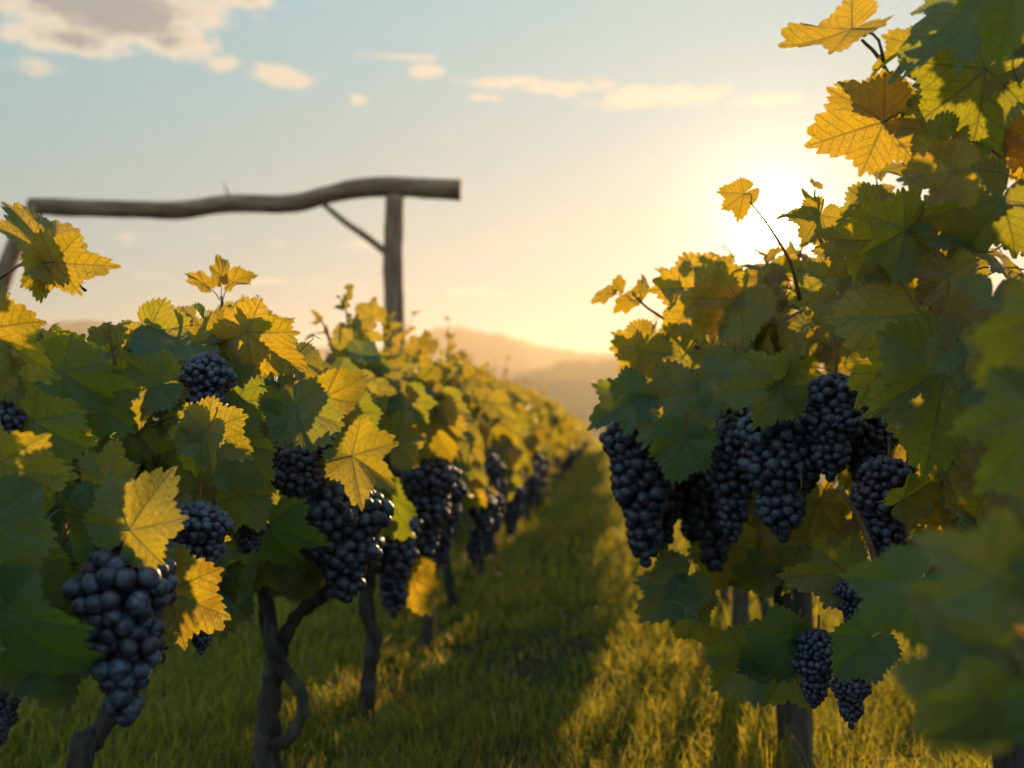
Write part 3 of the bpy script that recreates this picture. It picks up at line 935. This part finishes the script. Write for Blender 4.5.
HL(v3,
   ((392, 446), (408, 402), 1.85, dict(roll=10, young_sunlit=.8)),
   ((388, 494), (412, 552), 1.78, dict(roll=25, young_sunlit=.1)),
   ((412, 578), (426, 624), 2.05, dict(roll=20, young_sunlit=.9, dry=.4)),
   ((352, 345), (330, 320), 2.05, dict(roll=0, young_sunlit=.5)),
   ((372, 318), (352, 300), 2.05, dict(roll=0, young_sunlit=.6)),
   ((430, 420), (455, 470), 2.1, dict(roll=0, young_sunlit=.8)),
   )
HL(w1,  # leaves close to the sun carry its warm glow in their tone
   ((852, 29), (773, 62), .95, dict(roll=30, young_sunlit=.9, wide=.6, pet=(884, 62, .0))),
   ((920, 44), (866, 66), .95, dict(roll=40, young_sunlit=.7, wide=.7)),
   ((886, 112), (830, 78), .97, dict(roll=20, young_sunlit=.9, wide=.8, pet=(895, 128, 0))),
   ((884, 122), (801, 146), .95, dict(roll=5, young_sunlit=1, pet=(902, 118, .0), fold=.05, curl=.1)),
   ((958, 60), (915, 25), .98, dict(roll=20, young_sunlit=.9)),
   ((990, 4), (895, 18), .85, dict(roll=55, young_sunlit=.2)),
   ((1020, -20), (985, 62), .75, dict(roll=40, young_sunlit=0)),
   ((985, 70), (905, 140), .92, dict(roll=0, young_sunlit=.2, rnd=.3)),
   ((744, 194), (714, 214), 1.25, dict(roll=0, young_sunlit=.9, wide=.8, pet=(752, 204, .02))),
   ((922, 316), (842, 412), .98, dict(roll=25, young_sunlit=.4, wide=.9)),
   ((945, 367), (926, 490), .93, dict(roll=10, young_sunlit=.2, wide=.95)),
   ((905, 230), (850, 262), .95, dict(roll=0, young_sunlit=.6)),
   ((960, 220), (900, 210), .93, dict(roll=0, young_sunlit=.4)),
   ((1000, 200), (960, 270), .90, dict(roll=10, young_sunlit=.3)),
   ((1040, 410), (1000, 504), .55, dict(roll=15, young_sunlit=0)),
   ((1040, 320), (1005, 398), .55, dict(roll=15, young_sunlit=.6)),
   ((846, 572), (786, 582), 1.15, dict(roll=5, young_sunlit=.5, pet=(880, 580, .03))),
   ((868, 640), (820, 676), .98, dict(roll=5, young_sunlit=.1)),
   ((915, 585), (856, 642), .72, dict(roll=10, young_sunlit=.05)),
   ((1000, 580), (915, 530), .45, dict(roll=10, young_sunlit=.6)),
   ((985, 610), (905, 600), .47, dict(roll=-15, young_sunlit=.2)),
   ((1050, 560), (1010, 610), .44, dict(roll=5, young_sunlit=.1)),
   ((975, 690), (890, 672), .45, dict(roll=10, young_sunlit=.3)),
   ((985, 700), (925, 770), .44, dict(roll=5, young_sunlit=.4)),
   ((1050, 690), (1000, 760), .43, dict(roll=-15, young_sunlit=0)),
   ((902, 500), (940, 478), 1.1, dict(roll=20, young_sunlit=.7)),
   ((820, 215), (800, 250), 1.15, dict(roll=10, young_sunlit=.7)),
   ((880, 240), (835, 300), 1.02, dict(roll=10, young_sunlit=.7)),
   )
HL(w2,  # top leaves by the sun are toned amber for its glow
   ((633, 398), (586, 424), 1.42, dict(roll=15, young_sunlit=.1, pet=(660, 380, .05))),
   ((682, 396), (643, 452), 1.40, dict(roll=28, young_sunlit=.2)),
   ((684, 440), (670, 492), 1.36, dict(roll=10, young_sunlit=.1)),
   ((782, 386), (722, 396), 1.22, dict(roll=5, young_sunlit=.5, wide=1.05, pet=(800, 360, .05))),
   ((782, 384), (818, 358), 1.23, dict(roll=35, young_sunlit=.5, wide=.8)),
   ((728, 372), (698, 422), 1.36, dict(roll=30, young_sunlit=.3)),
   ((682, 358), (628, 396), 1.45, dict(roll=15, young_sunlit=.3)),
   ((648, 344), (619, 386), 1.5, dict(roll=20, young_sunlit=1)),
   ((706, 288), (658, 340), 1.42, dict(roll=30, young_sunlit=1)),
   ((738, 300), (694, 352), 1.40, dict(roll=15, young_sunlit=.8)),
   ((640, 355), (612, 330), 1.55, dict(roll=20, young_sunlit=.6)),
   ((608, 293), (590, 305), 1.5, dict(roll=30, young_sunlit=1, wide=.7, pet=(640, 305, 0))),
   ((618, 288), (619, 271), 1.5, dict(roll=20, young_sunlit=1, wide=.7, pet=(640, 305, 0))),
   ((640, 292), (652, 273), 1.5, dict(roll=20, young_sunlit=1, wide=.7, pet=(645, 306, 0))),
   ((630, 300), (610, 312), 1.5, dict(roll=20, young_sunlit=1, wide=.7, pet=(645, 306, 0))),
   ((788, 640), (738, 676), 1.2, dict(roll=5, young_sunlit=.1)),
   ((792, 640), (812, 612), 1.2, dict(roll=25, young_sunlit=.1)),
   ((790, 664), (762, 722), 1.22, dict(roll=5, young_sunlit=0)),
   ((746, 655), (706, 700), 1.25, dict(roll=20, young_sunlit=.3)),
   ((682, 584), (643, 632), 1.5, dict(roll=35, young_sunlit=.1)),
   ((692, 596), (672, 638), 1.5, dict(roll=25, young_sunlit=.1)),
   ((700, 622), (746, 642), 1.3, dict(roll=68, young_sunlit=.5)),
   ((730, 545), (700, 600), 1.65, dict(roll=0, young_sunlit=.2)),
   ((760, 570), (735, 600), 1.6, dict(roll=0, young_sunlit=.1)),
   )
fill(v1, 1, -.56, 1.0, .17, .32, .40, .82, 165, .038, .066, test=sky_guard(LEFT_TOP))
fill(v2, 2, -.52, 1.6, .19, .30, .38, .86, 240, .042, .070, test=sky_guard(LEFT_TOP))
fill(v3, 3, -.50, 2.15, .19, .30, .36, .86, 170, .05, .075, T_MID, test=sky_guard(L3_TOP))
fill(w1, 4, .44, 1.15, .17, .34, .38, 1.12, 190, .04, .068, test=sky_guard(R_TOP), y0=.65, dp=.45)  # extra young and dry leaves put the sun's amber veil into colour
fill(w2, 5, .40, 1.80, .22, .36, .36, .92, 190, .042, .068, test=sky_guard(R_TOP), y0=.45, dp=.35)  # same amber sun veil put into the leaf tones

# top shoot stems
def stem_part(root, pts, r0, r1, name='shoot'):
    a = Acc(); tube(a, pts, [r0, r1], 6, 16); return a.build(name, [STEM], root)
stem_part(v2, [P(214, 372, 1.32), P(217, 340, 1.31), P(222, 305, 1.30), P(221, 296, 1.30)], .004, .0015)
stem_part(w2, [P(800, 300, 1.3), P(790, 262, 1.28), P(768, 225, 1.27), P(750, 202, 1.27)], .0028, .001)
stem_part(w2, [P(700, 350, 1.55), P(668, 322, 1.52), P(645, 306, 1.5), P(632, 292, 1.5)], .003, .0012)
stem_part(v1, [P(-40, 300, .97), P(0, 278, .96), P(22, 264, .95), P(50, 261, .945)], .002, .0012)

def tendril(root, p, d, L, seed):
    rg = np.random.default_rng(seed)
    p = np.asarray(p, float); d = unit(d); a_ = unit(np.cross(d, rg.normal(0, 1, 3))); b_ = np.cross(d, a_)
    pts = []
    for i in range(26):
        t = i / 25
        rr_ = L * .16 * max(0, t - .35) / .65
        w = 13 * max(0, t - .35)
        pts.append(p + d * L * (t if t < .6 else .6 + (t - .6) * .4) + a_ * (math.cos(w) - 1) * rr_ + b_ * math.sin(w) * rr_ + np.array([0, 0, -.15 * L * t * t]))
    a = Acc(); tube(a, pts, [.0009, .0006, .0004], 5, 60); a.build('tendril', [STEM], root)
for k, (rt, q, dd) in enumerate([(v2, P(300, 352, 1.25), (.5, 0, .6)), (v2, P(240, 310, 1.28), (.4, .1, .5)), (v1, P(118, 345, 1.1), (-.2, 0, .8)), (w2, P(690, 425, 1.34), (-.2, 0, -.8)),
                              (w2, P(735, 262, 1.4), (-.3, 0, .7)), (w2, P(700, 610, 1.4), (-.7, 0, -.5)), (w1, P(800, 470, 1.2), (.1, 0, -1)), (v2, P(338, 500, 1.3), (.6, 0, -.4))]):
    tendril(rt, q, dd, .045, k)
def shoots_part(root, specs, seed, size=.03, tmpl=T_HI):
    rg = np.random.default_rng(seed)
    for b, t, n in specs:
        a = Acc(); shoot(a, rg, b, t, n, size, tmpl)
        a.build('shoot', [LEAF, STEM], root)
shoots_part(v3, [(P(350, 340, 2.1), P(347, 292, 2.1), 5), (P(385, 345, 2.2), P(372, 305, 2.2), 5), (P(330, 340, 2.1), P(318, 318, 2.1), 3)], 4, .035)
shoots_part(w2, [(P(680, 300, 1.6), P(690, 270, 1.6), 3), (P(720, 290, 1.6), P(715, 262, 1.6), 3), (P(770, 290, 1.5), P(765, 258, 1.5), 4), (P(800, 280, 1.5), P(805, 240, 1.5), 4), (P(825, 250, 1.3), P(815, 190, 1.3), 4)], 6, .04)
shoots_part(v1, [(P(50, 370, 1.1), P(40, 330, 1.1), 4), (P(115, 365, 1.15), P(110, 335, 1.15), 4)], 7, .035)

# ---- the rest of both rows: four built patterns, then copies
def generic_vine(X0, Y0, label, seed, nleaf, tmpl, smin, smax, low=False, group='grapevines along the rows', hw=.19, ztop=.86, zbot=.36):
    rg = np.random.default_rng(seed)
    r = vine_root(X0, Y0, label, group)
    zg = near_row_point(X0, Y0)
    trunk_part(r, [(X0, Y0, zg - .03), (X0 + rg.normal(0, .02), Y0 + rg.normal(0, .02), .14), (X0 + rg.normal(0, .02), Y0 + rg.normal(0, .02), .30), (X0 + rg.normal(0, .02), Y0, .45), (X0, Y0 + rg.normal(0, .05), .65)],
               [.020, .014, .012, .012, .009], rg, sides=8, n=18)
    for s in (-1, 1):
        trunk_part(r, [(X0, Y0, .42), (X0 + rg.normal(0, .03), Y0 + s * .15, .48), (X0 + rg.normal(0, .04), Y0 + s * .30, .52)], [.012, .009, .005], rg, 'branch', 6, 8)
    a = Acc()
    foliage(a, rg, X0, Y0, hw, .36, zbot, ztop - .03, nleaf, smin, smax, tmpl, pet=not low, y0=.55 if X0 < 0 else .3)  # left row toned golden, its sunlit look is put into the leaf colour
    a.build('foliage', [LEAF, STEM], r)
    if True:
        for k in range(4):
            a = Acc()
            p = np.array([X0 + rg.normal(0, .06), Y0 + rg.uniform(-.3, .3), ztop - .1])
            shoot(a, rg, p, p + np.array([rg.normal(0, .04), rg.normal(0, .04), rg.uniform(.12, .2)]), 5, .04, tmpl)
            a.build('shoot', [LEAF, STEM], r)
    side = 1 if X0 < 0 else -1
    for k in range(8 if not low else 5):
        h = rg.uniform(.15, .22)
        if X0 > 0 and k > 2: break
        bunch((B_LOW if low else B_FINE)[k % 2], (X0 + side * rg.uniform(.10, .21) * (1 if X0 < 0 else .4), Y0 + rg.uniform(-.32, .32), rg.uniform(.42, .56) + (.16 if X0 > 0 else 0)), h, r, rg.uniform(0, 6), (rg.normal(0, .06), rg.normal(0, .06)))
    return r

def copy_tree(o, loc, rz, label, sc):
    r = o.copy(); COL.objects.link(r)
    r.location = loc; r.rotation_euler = (0, 0, rz); r['label'] = label; r.scale = (sc[0], sc[1], sc[2])
    for ch in o.children:
        c = ch.copy(); COL.objects.link(c); c.parent = r
    return r

l4 = generic_vine(LX, 2.85, 'backlit grapevine just beyond the straight slim trunk, fourth in the left row', 21, 230, T_MID, .05, .075)
l5 = generic_vine(LX, 3.5, 'backlit grapevine with hanging dark bunches, fifth in the left row', 22, 230, T_MID, .05, .075)
l6 = generic_vine(LX, 4.15, 'soft-focus golden grapevine, sixth in the left row', 23, 230, T_MID, .05, .075, ztop=.83)
r3 = generic_vine(RX, 2.6, 'grapevine behind the long blue-black bunches, third in the right row', 24, 120, T_MID, .05, .07, ztop=.92, hw=.095, zbot=.60)
r4 = generic_vine(RX, 3.3, 'dim grapevine mostly hidden by nearer leaves, fourth in the right row', 25, 140, T_MID, .05, .07, ztop=1.02, hw=.095, zbot=.60)
f1_ = generic_vine(LX, 4.8, 'blurred golden grapevine, seventh in the left row', 31, 210, T_LOW, .06, .09, True)
f3_ = generic_vine(RX, 4.0, 'blurred thin grapevine, fifth in the right row', 33, 150, T_LOW, .055, .08, True, ztop=1.16, hw=.095, zbot=.60)
f2_ = generic_vine(LX, 5.45, 'blurred golden grapevine, eighth in the left row', 32, 210, T_LOW, .06, .09, True)
rr = random.Random(9)
ordn = {9: 'ninth', 10: 'tenth', 11: 'eleventh', 12: 'twelfth'}
k = 9; y = 6.1
while y < 34:
    lab = f'blurred golden grapevine, {ordn[k]} in the left row' if k in ordn else 'tiny blurred grapevine in the far end of the left row'
    copy_tree((f1_, f2_)[k % 2], (LX + rr.uniform(-.03, .03), y, 0), rr.choice((0, math.pi)) + rr.uniform(-.1, .1), lab, (1, 1, rr.uniform(.94, 1.05)))
    y += .66; k += 1
y = 4.7; k = 6
while y < 34:
    if k % 4 != 2: copy_tree(f3_, (RX + rr.uniform(-.03, .03), y, 0), rr.choice((0, math.pi)) + rr.uniform(-.1, .1), 'blurred grapevine farther down the right row, behind the nearer leaves', (1, 1, rr.uniform(.94, 1.03)))
    y += .66; k += 1

# ------------------------------------------------------------------ posts and the rustic gateway
def row_post(x, y, h, r, label):
    rg = np.random.default_rng(int(y * 100))
    root = empty('vine_post', (x, y, near_row_point(x, y)))
    tag(root, label, 'post', 'wooden posts in the vine rows')
    trunk_part(root, [(x, y, -.05), (x + .004, y, h * .5), (x - .003, y, h)], [r, r * .97, r * .93], rg, 'post_shaft', 10, 14, .06, POSTW)
    a = Acc()
    for zz in (h * .6, h * .93):
        th = np.linspace(0, 2 * np.pi, 14)
        tube(a, np.column_stack([x + np.cos(th) * r * 1.1, y + np.sin(th) * r * 1.1, np.full(14, zz)]), [.0012, .0012], 5, 28)
    a.build('wire_loop', [simple_mat('rusty_wire', (.12, .08, .06), .5)], root)
    return root
row_post(.345, 1.77, .80, .0165, 'dark wooden stake beside the long blue-black bunches, nearest post in the right row')
row_post(.36, 2.62, .80, .022, 'pale wooden stake behind the nearer stake, just above the lit grass')

gd = 5.6
groot = empty('wooden_gateway', (float(P(393, 435, gd)[0]), float(P(393, 435, gd)[1]), 0))
tag(groot, 'rustic gateway of peeled logs with a bent crossbeam rising over the left vine row', 'gateway')
gr = np.random.default_rng(3)
def gp(name, pts, rad, sides=14, n=30, rough=.05, mat=None):
    return trunk_part(groot, pts, rad, gr, name, sides, n, rough, mat or WOOD)
p0 = P(394, 330, gd); pb = p0.copy(); pb[2] = -.1
gp('post', [pb, p0, P(393, 260, gd), P(395, 196, gd)], [.062, .058, .056, .052])
gp('crossbeam', [P(30, 206, gd), P(70, 208, gd), P(130, 209, gd), P(180, 210, gd), P(228, 204, gd), P(290, 204, gd), P(330, 194, gd), P(360, 188, gd), P(395, 187, gd), P(430, 189, gd), P(461, 190, gd)],
   [.046, .050, .048, .052, .050, .052, .050, .056, .056, .056, .060], 16, 60, .035, BEAMW)
gp('brace', [P(322, 203, gd), P(345, 222, gd), P(368, 238, gd), P(388, 254, gd)], [.014, .018, .019, .022], 10, 16, .08)
gp('twig', [P(230, 198, gd), P(227, 192, gd), P(224, 182, gd)], [.010, .006, .002], 6, 6, .05)
lp = P(-12, 340, gd); lb = lp.copy(); lb[2] = -.1; lb[0] -= .15
gp('post', [lb, lp, P(10, 258, gd), P(38, 206, gd)], [.055, .052, .050, .045])
print('objects', len(bpy.data.objects))
